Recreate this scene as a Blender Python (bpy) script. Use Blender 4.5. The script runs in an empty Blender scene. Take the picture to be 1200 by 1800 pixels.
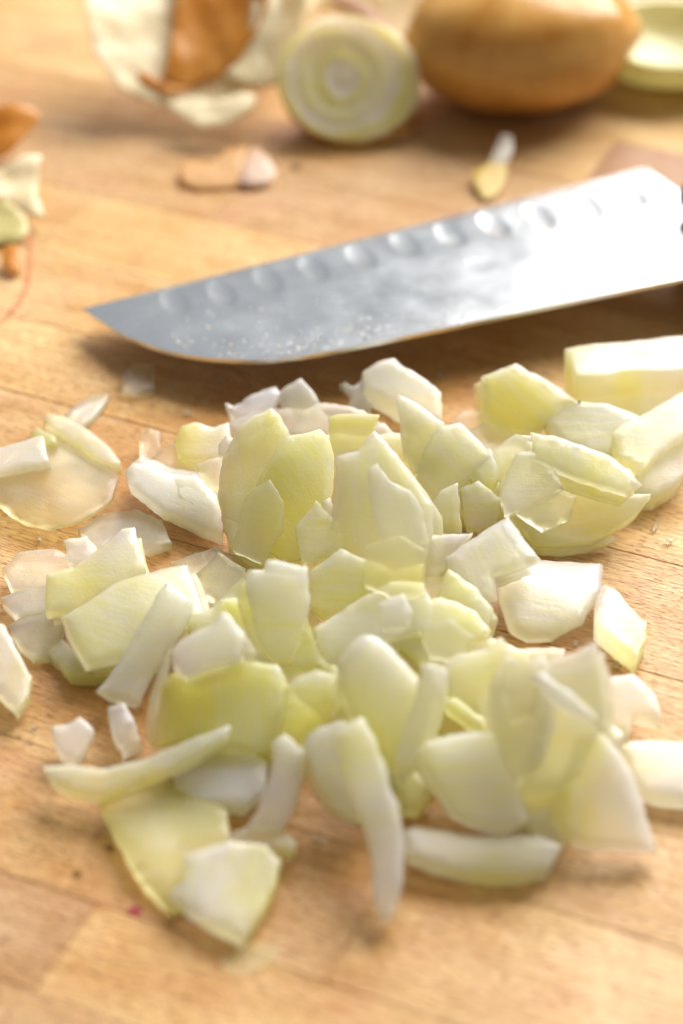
import bpy, bmesh, math, random
from mathutils import Vector, Matrix, noise
from mathutils.geometry import delaunay_2d_cdt
random.seed(7)
R = math.radians
CM = 0.01
SC = bpy.context.scene
COL = SC.collection

# ------------------------------------------------------------------ camera, world, lamps, exposure
H, F, PITCH = 27.0, 4000.0, R(37.0)            # centimetres, pixels of the 1200x1800 photograph
FW = Vector((0, math.cos(PITCH), -math.sin(PITCH)))
UP = Vector((0, math.sin(PITCH), math.cos(PITCH)))
RT = Vector((1, 0, 0))
CAMP = Vector((0, 0, H))
cam = bpy.data.cameras.new("camera")
camo = bpy.data.objects.new("camera", cam)
COL.objects.link(camo)
camo.location = CAMP * CM
camo.rotation_euler = (R(90) - PITCH, 0, 0)
cam.sensor_fit = 'VERTICAL'
cam.sensor_height = 36.0
cam.lens = 36.0 * F / 1800.0
cam.clip_start = 0.01
cam.clip_end = 50
cam.dof.use_dof = True
cam.dof.focus_distance = 0.431
cam.dof.aperture_fstop = 7.6
cam.dof.aperture_blades = 9
SC.camera = camo

w = bpy.data.worlds.new("World")
SC.world = w
w.use_nodes = True
nt = w.node_tree
bg = nt.nodes['Background']
bg.inputs[0].default_value = (0.80, 0.72, 0.60, 1)
bg.inputs[1].default_value = 0.25

def area(name, az, el, dist, sx, sy, power, col):
    """A rectangular lamp at azimuth az (right of straight ahead), elevation el, facing the pile."""
    l = bpy.data.lights.new(name, 'AREA')
    l.shape = 'RECTANGLE'
    l.size, l.size_y = sx, sy
    l.energy = power
    l.color = col
    o = bpy.data.objects.new(name, l)
    COL.objects.link(o)
    c = Vector((0, 0.40, 0))
    d = Vector((math.sin(R(az)) * math.cos(R(el)), math.cos(R(az)) * math.cos(R(el)), math.sin(R(el))))
    o.location = c + d * dist
    o.rotation_euler = d.to_track_quat('Z', 'Y').to_euler()
    return o
area('window_light', 34, 41, 1.8, 1.6, 1.42, 90, (1.0, 0.975, 0.93))
area('blade_fill_light', -16, 30, 2.4, 1.7, 1.3, 1.7, (0.62, 0.80, 1.0))  # added lamp, no known window: bluish light for the blade tip to reflect

SC.view_settings.view_transform = 'Standard'
SC.view_settings.look = 'None'
SC.view_settings.exposure = 0.20
SC.cycles.max_bounces = 10
SC.cycles.transparent_max_bounces = 16

# ------------------------------------------------------------------ projection helpers (centimetres)
def ray(px, py):
    return FW + RT * ((px - 600) / F) + UP * ((900 - py) / F)

def on_board(px, py, z=0.0):
    d = ray(px, py)
    return CAMP + d * ((z - H) / d.z)

# ------------------------------------------------------------------ node helpers
class NT:
    def __init__(s, name):
        s.m = bpy.data.materials.new(name)
        s.m.use_nodes = True
        s.t = s.m.node_tree
        s.t.nodes.clear()
        s.out = s.t.nodes.new('ShaderNodeOutputMaterial')
    def n(s, kind, **kw):
        nd = s.t.nodes.new('ShaderNode' + kind)
        for k, v in kw.items():
            if k.startswith('i_'):
                key = k[2:]
                key = int(key) if key.isdigit() else key.replace('_', ' ')
                if isinstance(v, tuple) and len(v) == 3 and nd.inputs[key].type == 'RGBA':
                    v = v + (1,)
                nd.inputs[key].default_value = v
            else:
                setattr(nd, k, v)
        return nd
    def l(s, a, b):
        s.t.links.new(a, b)
    def math(s, op, a, b=None, clamp=False):
        nd = s.t.nodes.new('ShaderNodeMath')
        nd.operation = op
        nd.use_clamp = clamp
        for i, v in enumerate((a, b)):
            if v is None: continue
            if isinstance(v, (int, float)): nd.inputs[i].default_value = v
            else: s.l(v, nd.inputs[i])
        return nd.outputs[0]
    def mix(s, fac, a, b, blend='MIX'):
        nd = s.t.nodes.new('ShaderNodeMix')
        nd.data_type = 'RGBA'
        nd.blend_type = blend
        for key, v in ((0, fac), (6, a), (7, b)):
            if isinstance(v, (int, float)): nd.inputs[key].default_value = v
            elif isinstance(v, tuple): nd.inputs[key].default_value = v + (1,) if len(v) == 3 else v
            else: s.l(v, nd.inputs[key])
        return nd.outputs[2]
    def ramp(s, fac, stops):
        nd = s.t.nodes.new('ShaderNodeValToRGB')
        els = nd.color_ramp.elements
        while len(els) < len(stops): els.new(0.5)
        for e, (p, c) in zip(els, stops):
            e.position = p
            e.color = (c, c, c, 1) if isinstance(c, (int, float)) else c + (1,)
        s.l(fac, nd.inputs[0])
        return nd.outputs[0]

# ------------------------------------------------------------------ materials
def mat_wood():
    k = NT('maple_wood')
    geo = k.n('NewGeometry')
    oi = k.n('ObjectInfo')
    # along-grain frame, in centimetres
    mp = k.n('Mapping', vector_type='POINT')
    mp.inputs['Rotation'].default_value = (0, 0, R(24))
    mp.inputs['Scale'].default_value = (100, 100, 100)
    k.l(geo.outputs['Position'], mp.inputs[0])
    off = k.n('CombineXYZ')
    k.l(k.math('MULTIPLY', oi.outputs['Random'], 91.0), off.inputs[0])
    k.l(k.math('MULTIPLY', oi.outputs['Random'], 57.0), off.inputs[1])
    add = k.n('VectorMath', operation='ADD')
    k.l(mp.outputs[0], add.inputs[0]); k.l(off.outputs[0], add.inputs[1])
    def scaled(sx, sy, sz=1.0):
        m = k.n('Mapping')
        m.inputs['Scale'].default_value = (sx, sy, sz)
        k.l(add.outputs[0], m.inputs[0])
        return m.outputs[0]
    n1 = k.n('TexNoise', i_Scale=1.0, i_Detail=4.0, i_Roughness=0.55); k.l(scaled(.12, 1.3), n1.inputs[0])
    n2 = k.n('TexNoise', i_Scale=1.0, i_Detail=3.0, i_Roughness=0.6); k.l(scaled(.55, 9.0), n2.inputs[0])
    n3 = k.n('TexNoise', i_Scale=1.0, i_Detail=2.0); k.l(scaled(.25, .25), n3.inputs[0])
    fl = k.n('TexNoise', i_Scale=1.0, i_Detail=1.0); k.l(scaled(5.0, 24.0), fl.inputs[0])      # dark flecks
    tone = k.n('Attribute', attribute_type='OBJECT', attribute_name='tone')
    base = k.mix(tone.outputs['Fac'], (0.74, 0.495, 0.215), (0.66, 0.42, 0.20))
    c = k.mix(k.math('MULTIPLY', k.ramp(n1.outputs[0], [(.40, 0.0), (.62, 1.0)]), .8), base, (0.54, 0.305, 0.082))
    c = k.mix(k.math('MULTIPLY', k.ramp(n2.outputs[0], [(.42, 0.0), (.70, 1.0)]), .75), c, (0.43, 0.225, 0.06))
    c = k.mix(k.math('MULTIPLY', k.ramp(n3.outputs[0], [(.35, 0.0), (.7, 1.0)]), .4), c, (0.78, 0.57, 0.33))
    c = k.mix(k.math('MULTIPLY', k.ramp(fl.outputs[0], [(.57, 0.0), (.66, 1.0)]), .65), c, (0.27, 0.125, 0.045))
    stn = k.n('TexNoise', i_Scale=.30, i_Detail=4.0, i_Roughness=.6); k.l(mp.outputs[0], stn.inputs[0])        # oil stains
    c = k.mix(k.math('MULTIPLY', k.ramp(stn.outputs[0], [(.47, 0.0), (.66, 1.0)]), .55), c, (0.54, 0.28, 0.08))
    rd_ = k.n('TexNoise', i_Scale=.42, i_Detail=3.0); k.l(add.outputs[0], rd_.inputs[0])        # faint reddish stains
    c = k.mix(k.math('MULTIPLY', k.ramp(rd_.outputs[0], [(.56, 0.0), (.72, 1.0)]), .35), c, (0.58, 0.25, 0.15))
    # fine scores left by knives, rubbed a little darker
    sm = k.n('Mapping'); sm.inputs['Rotation'].default_value = (0, 0, R(-8)); sm.inputs['Scale'].default_value = (2.2, 15.0, 1)
    k.l(mp.outputs[0], sm.inputs[0])
    sn = k.n('TexNoise', i_Scale=1.0, i_Detail=3.0, i_Roughness=.6, i_Distortion=.9); k.l(sm.outputs[0], sn.inputs[0])
    sc_ = k.ramp(sn.outputs[0], [(.36, 1.0), (.5, 0.0)])
    c = k.mix(k.math('MULTIPLY', sc_, .30), c, (0.33, 0.17, 0.06))
    b = k.n('BsdfPrincipled')
    b.inputs['IOR'].default_value = 1.45
    c = k.mix(1.0, c, k.mix(tone.outputs['Fac'], (1.0, 1.0, 1.0), (.60, .50, .56)), 'MULTIPLY')
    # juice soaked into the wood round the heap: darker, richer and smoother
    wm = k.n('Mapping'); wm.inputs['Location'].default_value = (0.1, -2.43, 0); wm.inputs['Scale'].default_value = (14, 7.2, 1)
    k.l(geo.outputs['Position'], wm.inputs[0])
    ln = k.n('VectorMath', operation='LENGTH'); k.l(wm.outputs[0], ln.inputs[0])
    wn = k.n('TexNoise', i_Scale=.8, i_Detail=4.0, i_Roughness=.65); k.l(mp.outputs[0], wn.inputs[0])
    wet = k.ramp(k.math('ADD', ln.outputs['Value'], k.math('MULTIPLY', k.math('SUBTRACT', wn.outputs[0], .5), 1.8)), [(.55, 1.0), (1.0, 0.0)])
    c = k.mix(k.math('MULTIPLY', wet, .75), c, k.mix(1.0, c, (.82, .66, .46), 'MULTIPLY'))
    k.l(c, b.inputs['Base Color'])
    rg = k.n('TexNoise', i_Scale=1.0, i_Detail=3.0); k.l(scaled(.8, 3.0), rg.inputs[0])
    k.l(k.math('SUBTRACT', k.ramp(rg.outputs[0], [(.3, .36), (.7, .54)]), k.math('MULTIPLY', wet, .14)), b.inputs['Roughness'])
    # relief: pores along the grain and fine wavy knife scores across it
    hgt = k.math('ADD', k.math('MULTIPLY', n2.outputs[0], .5), k.math('MULTIPLY', sn.outputs[0], .8))
    hgt = k.math('SUBTRACT', hgt, k.math('MULTIPLY', k.ramp(fl.outputs[0], [(.58, 0.0), (.7, 1.0)]), .25))
    bp = k.n('Bump', i_Strength=.8, i_Distance=.0005); k.l(hgt, bp.inputs['Height'])
    k.l(bp.outputs[0], b.inputs['Normal'])
    k.l(b.outputs[0], k.out.inputs[0])
    return k.m

def mat_onion():
    """Wet raw onion: milky, scattering, partly see-through. Vertex attributes give tint (white to green-yellow) and clear."""
    k = NT('raw_onion')
    ta = k.n('Attribute', attribute_name='tint')
    ca = k.n('Attribute', attribute_name='clear')
    uv = k.n('UVMap', uv_map='uv')
    m1 = k.n('Mapping'); m1.inputs['Scale'].default_value = (.8, 6, 1); k.l(uv.outputs[0], m1.inputs[0])
    fib = k.n('TexNoise', i_Scale=1.0, i_Detail=3.0, i_Roughness=.5, i_Distortion=.5); k.l(m1.outputs[0], fib.inputs[0])
    m2 = k.n('Mapping'); m2.inputs['Scale'].default_value = (1.1, 1.1, 1); k.l(uv.outputs[0], m2.inputs[0])
    blot = k.n('TexNoise', i_Scale=1.0, i_Detail=3.0); k.l(m2.outputs[0], blot.inputs[0])
    cell = k.n('TexNoise', i_Scale=17.0, i_Detail=2.0); k.l(uv.outputs[0], cell.inputs[0])
    t = k.math('ADD', ta.outputs['Fac'], k.math('MULTIPLY', k.math('SUBTRACT', blot.outputs[0], .5), .9))
    t = k.math('ADD', t, k.math('MULTIPLY', k.math('SUBTRACT', fib.outputs[0], .5), .85))
    t = k.math('ADD', t, .09)
    col = k.ramp(t, [(0.0, (.985, .965, .895)), (.28, (.985, .965, .76)), (.65, (.975, .95, .52)), (1.0, (.94, .89, .27))])
    b = k.n('BsdfPrincipled')
    k.l(col, b.inputs['Base Color'])
    b.inputs['Subsurface Weight'].default_value = .9
    b.inputs['Subsurface Radius'].default_value = (1.0, .92, .6)
    b.inputs['Subsurface Scale'].default_value = .018
    b.inputs['Coat Weight'].default_value = .6
    b.inputs['Coat Roughness'].default_value = .07
    b.inputs['Coat IOR'].default_value = 1.42
    b.inputs['IOR'].default_value = 1.36
    k.l(k.math('MULTIPLY', ca.outputs['Fac'], .95, clamp=True), b.inputs['Transmission Weight'])
    k.l(k.ramp(blot.outputs[0], [(.3, .32), (.7, .48)]), b.inputs['Roughness'])
    big = k.n('TexNoise', i_Scale=2.6, i_Detail=2.0); k.l(uv.outputs[0], big.inputs[0])
    h = k.math('ADD', k.math('MULTIPLY', fib.outputs[0], .45), k.math('MULTIPLY', cell.outputs[0], .35))
    h = k.math('ADD', h, k.math('MULTIPLY', big.outputs[0], .5))
    bp = k.n('Bump', i_Strength=.40, i_Distance=.0005); k.l(h, bp.inputs['Height'])
    k.l(bp.outputs[0], b.inputs['Normal']); 
    bc = k.n('Bump', i_Strength=.55, i_Distance=.0004); k.l(k.math('ADD', k.math('MULTIPLY', cell.outputs[0], .9), k.math('MULTIPLY', big.outputs[0], .8)), bc.inputs['Height'])
    k.l(bc.outputs[0], b.inputs['Coat Normal'])
    tr = k.n('BsdfTransparent'); tr.inputs[0].default_value = (.985, .97, .88, 1)
    f = k.math('MULTIPLY', ca.outputs['Fac'], .62, clamp=True)
    mx = k.n('MixShader'); k.l(f, mx.inputs[0]); k.l(b.outputs[0], mx.inputs[1]); k.l(tr.outputs[0], mx.inputs[2])
    k.l(mx.outputs[0], k.out.inputs[0])
    return k.m

def mat_skin(name, ca, cb, rough=.4, trans=.25):
    """Papery onion skin, veined along the bulb, letting some light through."""
    k = NT(name)
    uv = k.n('UVMap', uv_map='uv')
    m1 = k.n('Mapping'); m1.inputs['Scale'].default_value = (.35, 4.5, 1); k.l(uv.outputs[0], m1.inputs[0])
    v = k.n('TexNoise', i_Scale=1.0, i_Detail=4.0, i_Roughness=.6); k.l(m1.outputs[0], v.inputs[0])
    bl = k.n('TexNoise', i_Scale=.9, i_Detail=3.0); k.l(uv.outputs[0], bl.inputs[0])
    f = k.math('ADD', k.math('MULTIPLY', v.outputs[0], .6), k.math('MULTIPLY', bl.outputs[0], .6))
    c = k.mix(k.ramp(f, [(.42, 0.0), (.78, 1.0)]), ca, cb)
    b = k.n('BsdfPrincipled', i_Roughness=rough, i_IOR=1.45); k.l(c, b.inputs['Base Color'])
    bp = k.n('Bump', i_Strength=.5, i_Distance=.0006); k.l(v.outputs[0], bp.inputs['Height']); k.l(bp.outputs[0], b.inputs['Normal'])
    tl = k.n('BsdfTranslucent'); k.l(c, tl.inputs[0])
    mx = k.n('MixShader', i_0=trans); k.l(b.outputs[0], mx.inputs[1]); k.l(tl.outputs[0], mx.inputs[2])
    k.l(mx.outputs[0], k.out.inputs[0])
    return k.m

def mat_steel():
    k = NT('brushed_steel')
    tc = k.n('TexCoord')
    mp = k.n('Mapping'); mp.inputs['Scale'].default_value = (60, 4000, 60); k.l(tc.outputs['Object'], mp.inputs[0])
    br = k.n('TexNoise', i_Scale=1.0, i_Detail=2.0); k.l(mp.outputs[0], br.inputs[0])
    sm = k.n('TexNoise', i_Scale=90.0, i_Detail=5.0, i_Roughness=.6); k.l(tc.outputs['Object'], sm.inputs[0])
    b = k.n('BsdfPrincipled', i_Metallic=1.0)
    k.l(k.mix(k.ramp(sm.outputs[0], [(.4, 0.0), (.65, 1.0)]), (.74, .75, .77), (.62, .64, .67)), b.inputs['Base Color'])
    k.l(k.ramp(sm.outputs[0], [(.35, .18), (.7, .28)]), b.inputs['Roughness'])
    bp = k.n('Bump', i_Strength=.10, i_Distance=.0001); k.l(br.outputs[0], bp.inputs['Height']); k.l(bp.outputs[0], b.inputs['Normal'])
    k.l(b.outputs[0], k.out.inputs[0])
    return k.m

def mat_plain(name, c, rough=.5, metal=0.0, bump=0.0):
    k = NT(name)
    nz = k.n('TexNoise', i_Scale=300.0, i_Detail=3.0)
    b = k.n('BsdfPrincipled', i_Roughness=rough, i_Metallic=metal)
    k.l(k.mix(k.ramp(nz.outputs[0], [(.3, 0.0), (.7, 1.0)]), c, tuple(x * .8 for x in c)), b.inputs['Base Color'])
    bp = k.n('Bump', i_Strength=bump, i_Distance=.0002); k.l(nz.outputs[0], bp.inputs['Height']); k.l(bp.outputs[0], b.inputs['Normal'])
    k.l(b.outputs[0], k.out.inputs[0])
    return k.m

def mat_water():
    k = NT('water_drop')
    b = k.n('BsdfPrincipled', i_Roughness=.03, i_IOR=1.33)
    b.inputs['Base Color'].default_value = (1, 1, 1, 1)
    b.inputs['Transmission Weight'].default_value = 1.0
    k.l(b.outputs[0], k.out.inputs[0])
    return k.m

def mat_stain(name, c, alpha):
    k = NT(name)
    nz = k.n('TexNoise', i_Scale=140.0, i_Detail=4.0)
    b = k.n('BsdfDiffuse'); b.inputs[0].default_value = c + (1,)
    tr = k.n('BsdfTransparent')
    mx = k.n('MixShader')
    k.l(k.math('MULTIPLY', k.ramp(nz.outputs[0], [(.3, .3), (.65, 1.0)]), alpha), mx.inputs[0])
    k.l(tr.outputs[0], mx.inputs[1]); k.l(b.outputs[0], mx.inputs[2]); k.l(mx.outputs[0], k.out.inputs[0])
    return k.m

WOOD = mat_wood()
ONION = mat_onion()
STEEL = mat_steel()
BLACK = mat_plain('black_handle', (.012, .012, .013), .35, bump=.2)
WATER = mat_water()
BROWN = mat_skin('brown_skin', (.50, .20, .025), (.82, .50, .16), .22, .14)
ORANGE = mat_skin('orange_skin', (.70, .30, .03), (.82, .46, .12), .34, .45)
CREAM = mat_skin('cream_skin', (.90, .78, .50), (.93, .87, .66), .34, .35)
GREYISH = mat_skin('pale_inner_skin', (.84, .77, .70), (.86, .82, .74), .35, .2)
OLIVE = mat_skin('olive_skin', (.56, .50, .16), (.70, .62, .30), .36, .3)
AMBER = mat_skin('amber_skin', (.80, .48, .18), (.86, .60, .32), .34, .5)
GOLD = mat_skin('golden_skin', (.72, .50, .10), (.82, .66, .24), .34, .3)
FLESH = mat_skin('green_flesh', (.74, .71, .34), (.86, .84, .60), .3, .3)
PINKISH = mat_skin('pinkish_skin', (.84, .58, .42), (.88, .76, .66), .34, .45)

# ------------------------------------------------------------------ object helpers
def link(name, verts, faces, mat, parent=None, smooth=True, local=None):
    me = bpy.data.meshes.new(name)
    o = local if local is not None else Vector((0, 0, 0))
    me.from_pydata([tuple((v - o) * CM) for v in verts], [], faces)
    me.materials.append(mat)
    if smooth:
        me.polygons.foreach_set('use_smooth', [True] * len(me.polygons))
    me.update()
    ob = bpy.data.objects.new(name, me)
    COL.objects.link(ob)
    if parent is not None:
        ob.parent = parent
        ob.location = (o * CM) - parent.location
    else:
        ob.location = o * CM
    return ob

def tag(o, label=None, cat=None, group=None, kind=None):
    if label: o['label'] = label
    if cat: o['category'] = cat
    if group: o['group'] = group
    if kind: o['kind'] = kind
    return o

def empty(name, loc):
    o = bpy.data.objects.new(name, None)
    o.location = loc * CM
    o.empty_display_size = .01
    COL.objects.link(o)
    return o

# ------------------------------------------------------------------ the butcher block: staves with real joints
GU = Vector((math.cos(R(24)), -math.sin(R(24)), 0))     # along the grain
GV = Vector((math.sin(R(24)), math.cos(R(24)), 0))      # across it
block = empty('butcher_block', GU * -15 + GV * 36)
tag(block, 'oiled maple butcher block worktop of glued staves under the knife and the chopped onion', kind='structure')
BEDGES = [3.5, 6.3, 9.2, 11.7, 14.2, 16.9, 19.6, 21.6, 24.45, 27.5, 30.6, 33.8, 36.4, 39.1, 42.0, 44.7, 47.3, 49.7, 52.6, 55.3, 58.0, 61.0, 63.6, 66.5, 69.2, 72.0]
JOINTS = {6: [-13.9], 7: [-24, -9.9], 13: [-25.1], 12: [], 16: [-14.6], 8: [-22], 9: [-4], 10: [-18], 11: [-12.5]}
STAVE = {8: .35, 9: .2, 10: .3, 11: .03, 12: .12, 14: .35, 15: .2, 17: .1, 18: .3, 7: .15}
TONES = {(6, 0): .62, (6, 1): .1, (7, 1): .25, (8, 1): .3, (13, 1): .0, (13, 0): .25, (16, 1): 1.25, (16, 0): .15, (12, 0): .1, (7, 2): .15, (17, 0): .0, (15, 0): .45}
rs = random.Random(3)
for i in range(len(BEDGES) - 1):
    v0, v1 = BEDGES[i], BEDGES[i + 1]
    js = sorted(JOINTS.get(i, []))
    lo, hi = -62.0, 36.0
    if not js:
        js = [rs.uniform(-34, 4)]
        if i in (12, 14, 15, 17): js = [rs.uniform(-8, 4)]
    cuts = [lo] + [js[0] - 27 + rs.uniform(-3, 3)] + js + [js[-1] + 24 + rs.uniform(-4, 4)] + [hi]
    cuts = [c for c in cuts if lo <= c <= hi]
    for j in range(len(cuts) - 1):
        u0, u1 = cuts[j], cuts[j + 1]
        if u1 - u0 < 2: continue
        g, bv = .004, .014
        dz = rs.uniform(-.004, .003)
        prof = [(g, -3.8), (g, -bv + dz), (g + bv, dz)]
        vs = []
        for ins, z in prof:
            for (a, b) in ((u0 + ins, v0 + ins), (u1 - ins, v0 + ins), (u1 - ins, v1 - ins), (u0 + ins, v1 - ins)):
                p = GU * a + GV * b; p.z = z
                vs.append(p)
        fs = [(3, 2, 1, 0), (8, 9, 10, 11)]
        for r_ in range(2):
            for q in range(4):
                fs.append((r_ * 4 + q, r_ * 4 + (q + 1) % 4, r_ * 4 + 4 + (q + 1) % 4, r_ * 4 + 4 + q))
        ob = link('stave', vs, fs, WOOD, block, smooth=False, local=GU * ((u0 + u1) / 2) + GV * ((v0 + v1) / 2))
        ob['tone'] = float(TONES.get((i, j - 1 if (i, j - 1) in TONES and j > 0 else j), STAVE.get(i, rs.choice([0, 0, .15, .3, .5])) + rs.uniform(-.05, .12)))

# ------------------------------------------------------------------ slab builder
def refine(pts, step, sharp=17):
    """Resample a closed pixel outline: gentle turns become curves, sharp turns stay corners."""
    n = len(pts)
    P = [Vector(p) for p in pts]
    tan = []
    for i in range(n):
        a, b, c = P[i - 1], P[i], P[(i + 1) % n]
        d1, d2 = (b - a), (c - b)
        ang = math.degrees(d1.angle(d2)) if d1.length > 0 and d2.length > 0 else 0
        tan.append(None if ang > sharp else (c - a).normalized())
    out = []
    for i in range(n):
        a, b = P[i], P[(i + 1) % n]
        L = (b - a).length
        k = max(1, int(L / step))
        ta = tan[i] * L if tan[i] is not None else (b - a)
        tb = tan[(i + 1) % n] * L if tan[(i + 1) % n] is not None else (b - a)
        for q in range(k):
            t = q / k
            h1, h2, h3, h4 = 2*t**3 - 3*t**2 + 1, t**3 - 2*t**2 + t, -2*t**3 + 3*t**2, t**3 - t**2
            out.append(a * h1 + ta * h2 + b * h3 + tb * h4)
    return out

def area2(p):
    return sum(p[i - 1][0] * p[i][1] - p[i][0] * p[i - 1][1] for i in range(len(p))) / 2

def slab(name, outline, base=.3, gx=0, gy=0, t=.3, tint=(.3, .3, 0), k=0, kd=90, clear=.1, mat=None, fib=None,
         jit=.022, grid=.17, under=1.0, tfun=None, hfun=None, parent=None, edge=.022, rim=.12, step=7, crumple=.0):
    """A slice with real thickness. outline in photo pixels, laid on a plane of slopes gx, gy whose lowest point is
    'base' cm above the board; k bends it (1/cm) along direction kd; t is the thickness in cm."""
    mat = mat or ONION
    sd = (hash_(name + str(outline[0])) % 1000) * .37
    n = Vector((-gx, -gy, 1)).normalized()
    e1 = Vector((1, 0, gx)).normalized()
    e2 = n.cross(e1).normalized()
    cx = sum(p[0] for p in outline) / len(outline); cy = sum(p[1] for p in outline) / len(outline)
    px = refine(outline, step)
    q = e1 * math.cos(R(kd)) + e2 * math.sin(R(kd))
    qa, qb = math.cos(R(kd)), math.sin(R(kd))
    z0 = base + .3
    for it in range(5):
        c = on_board(cx, cy, z0)
        ab = []
        for p in px:
            d = ray(*p)
            tt = (c - CAMP).dot(n) / d.dot(n)
            for _ in range(5):
                P = CAMP + d * tt
                s = (P - c).dot(q)
                Fv = (P - c).dot(n) + .5 * k * s * s
                dF = d.dot(n) + k * s * d.dot(q)
                if abs(dF) < .15: break
                tt -= max(-2, min(2, Fv / dF))
            P = CAMP + d * tt
            ab.append(((P - c).dot(e1), (P - c).dot(e2)))
        def surf(a, b):
            s = a * qa + b * qb
            return c + e1 * a + e2 * b - n * (.5 * k * s * s)
        mn = min(surf(a, b).z for a, b in ab)
        if it < 4: z0 += base - mn
    if area2(ab) < 0: ab.reverse()
    m = len(ab)
    # jitter for torn edges
    def jt(a, b, s_):
        return jit * (1.3 * noise.noise(Vector((a * 4, b * 4, s_))) + .9 * noise.noise(Vector((a * 13, b * 13, s_ + 4))))
    ab = [(a + jt(a, b, sd), b + jt(a, b, sd + 9)) for a, b in ab]
    def inset(poly, r):
        res = []
        for i in range(len(poly)):
            a = Vector(poly[i - 1]); b = Vector(poly[(i + 1) % len(poly)])
            d = b - a
            if d.length < 1e-6: res.append(poly[i]); continue
            nn = Vector((-d.y, d.x)).normalized()
            res.append((poly[i][0] + nn.x * r, poly[i][1] + nn.y * r))
        return res
    e = min(edge, t * .4)
    inner = inset(ab, e)
    amin, amax = min(p[0] for p in ab), max(p[0] for p in ab)
    bmin, bmax = min(p[1] for p in ab), max(p[1] for p in ab)
    def inside(x, y, poly):
        r = False
        j = len(poly) - 1
        for i in range(len(poly)):
            xi, yi = poly[i]; xj, yj = poly[j]
            if (yi > y) != (yj > y) and x < (xj - xi) * (y - yi) / (yj - yi) + xi: r = not r
            j = i
        return r
    safe = inset(ab, e + grid * .35)
    pts = [Vector(p) for p in inner]
    y = bmin + grid * .5; row = 0
    while y < bmax:
        x = amin + grid * (.5 if row % 2 else .2)
        while x < amax:
            if inside(x, y, safe) and inside(x, y, inner): pts.append(Vector((x, y)))
            x += grid
        y += grid * .87; row += 1
    vc, ec, fc, ov, oe, of = delaunay_2d_cdt(pts, [], [list(range(m))], 1, 1e-5)
    # map inner ring indexes
    idx = {}
    for newi, src in enumerate(ov):
        for s_ in src:
            if s_ < m: idx[s_] = newi
    ring = [idx.get(i, None) for i in range(m)]
    ring = [r_ for r_ in ring if r_ is not None]
    rr = []
    for r_ in ring:
        if not rr or rr[-1] != r_: rr.append(r_)
    ring = rr
    # the ordered inner points actually used
    iv = [vc[r_] for r_ in ring]
    o_src = [min(range(m), key=lambda i_: (inner[i_][0] - p.x)**2 + (inner[i_][1] - p.y)**2) for p in iv]
    verts = []; tints = []; uvs = []
    td = R(tint[2])
    ta_, tb_ = math.cos(td), math.sin(td)
    proj = [p[0] * ta_ + p[1] * tb_ for p in ab]
    pmin, pmax = min(proj), max(proj)
    ccx = sum(p[0] for p in ab) / m; ccy = sum(p[1] for p in ab) / m
    fd = R(fib if fib is not None else kd + 90)
    def tv(a, b):
        s = (a * ta_ + b * tb_ - pmin) / max(1e-4, pmax - pmin)
        s = max(0, min(1, s))
        return tint[0] + (tint[1] - tint[0]) * s * s * (3 - 2 * s)
    def put(a, b, dn, extra=0.0, shrink=1.0):
        a2, b2 = ccx + (a - ccx) * shrink, ccy + (b - ccy) * shrink
        P = surf(a2, b2)
        h = .045 * noise.noise(Vector((a * 1.1, b * 1.1, sd))) + .012 * noise.noise(Vector((a * 4, b * 4, sd)))
        if crumple: h += crumple * (noise.noise(Vector((a * .9, b * .9, sd + 3))) + .5 * noise.noise(Vector((a * 2.3, b * 2.3, sd + 5))))
        if hfun and dn == 0: h += hfun(a - ccx, b - ccy)
        P = P + n * (h - dn)
        verts.append(P)
        tints.append((tfun(a - ccx, b - ccy) if tfun and dn == 0 else tv(a, b)) + extra)
        uvs.append((a * math.cos(fd) + b * math.sin(fd) + sd, -a * math.sin(fd) + b * math.cos(fd) + sd))
    for p in vc: put(p.x, p.y, 0)
    nt_ = len(vc)
    for i in o_src: put(ab[i][0], ab[i][1], e, rim, 1.0)
    for i in o_src: put(ab[i][0], ab[i][1], t - e, rim, under)
    for p in vc: put(p.x, p.y, t, .05, under)
    M = len(ring)
    faces = []
    for f in fc:
        a_, b_, c_ = f
        A = (vc[b_] - vc[a_]).cross(vc[c_] - vc[a_])
        f = tuple(f) if A > 0 else tuple(reversed(f))
        faces.append(f)
        faces.append(tuple(v + nt_ + 2 * M for v in reversed(f)))
    # orientation of ring: counter-clockwise as ab
    for i in range(M):
        j = (i + 1) % M
        t0, t1 = ring[i], ring[j]
        o0, o1 = nt_ + i, nt_ + j
        l0, l1 = nt_ + M + i, nt_ + M + j
        b0, b1 = nt_ + 2 * M + ring[i], nt_ + 2 * M + ring[j]
        faces += [(t0, o0, o1, t1), (o0, l0, l1, o1), (l0, b0, b1, l1)]
    cen = Vector((c.x, c.y, 0)) if parent is None else parent.location / CM
    # never below the board
    for v in verts:
        if v.z < .012: v.z = .012 + random.random() * .004
    ob = link(name, verts, faces, mat, parent, True, cen)
    me = ob.data
    at = me.attributes.new('tint', 'FLOAT', 'POINT'); at.data.foreach_set('value', tints)
    at = me.attributes.new('clear', 'FLOAT', 'POINT'); at.data.foreach_set('value', [min(.9, .34 + clear * 1.25)] * len(tints))
    ul = me.uv_layers.new(name='uv')
    flat = []
    for lp in me.loops: flat += uvs[lp.vertex_index]
    ul.data.foreach_set('uv', flat)
    return ob

def hash_(s):
    h = 7
    for ch in s: h = (h * 31 + ord(ch)) % 1000003
    return h
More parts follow.
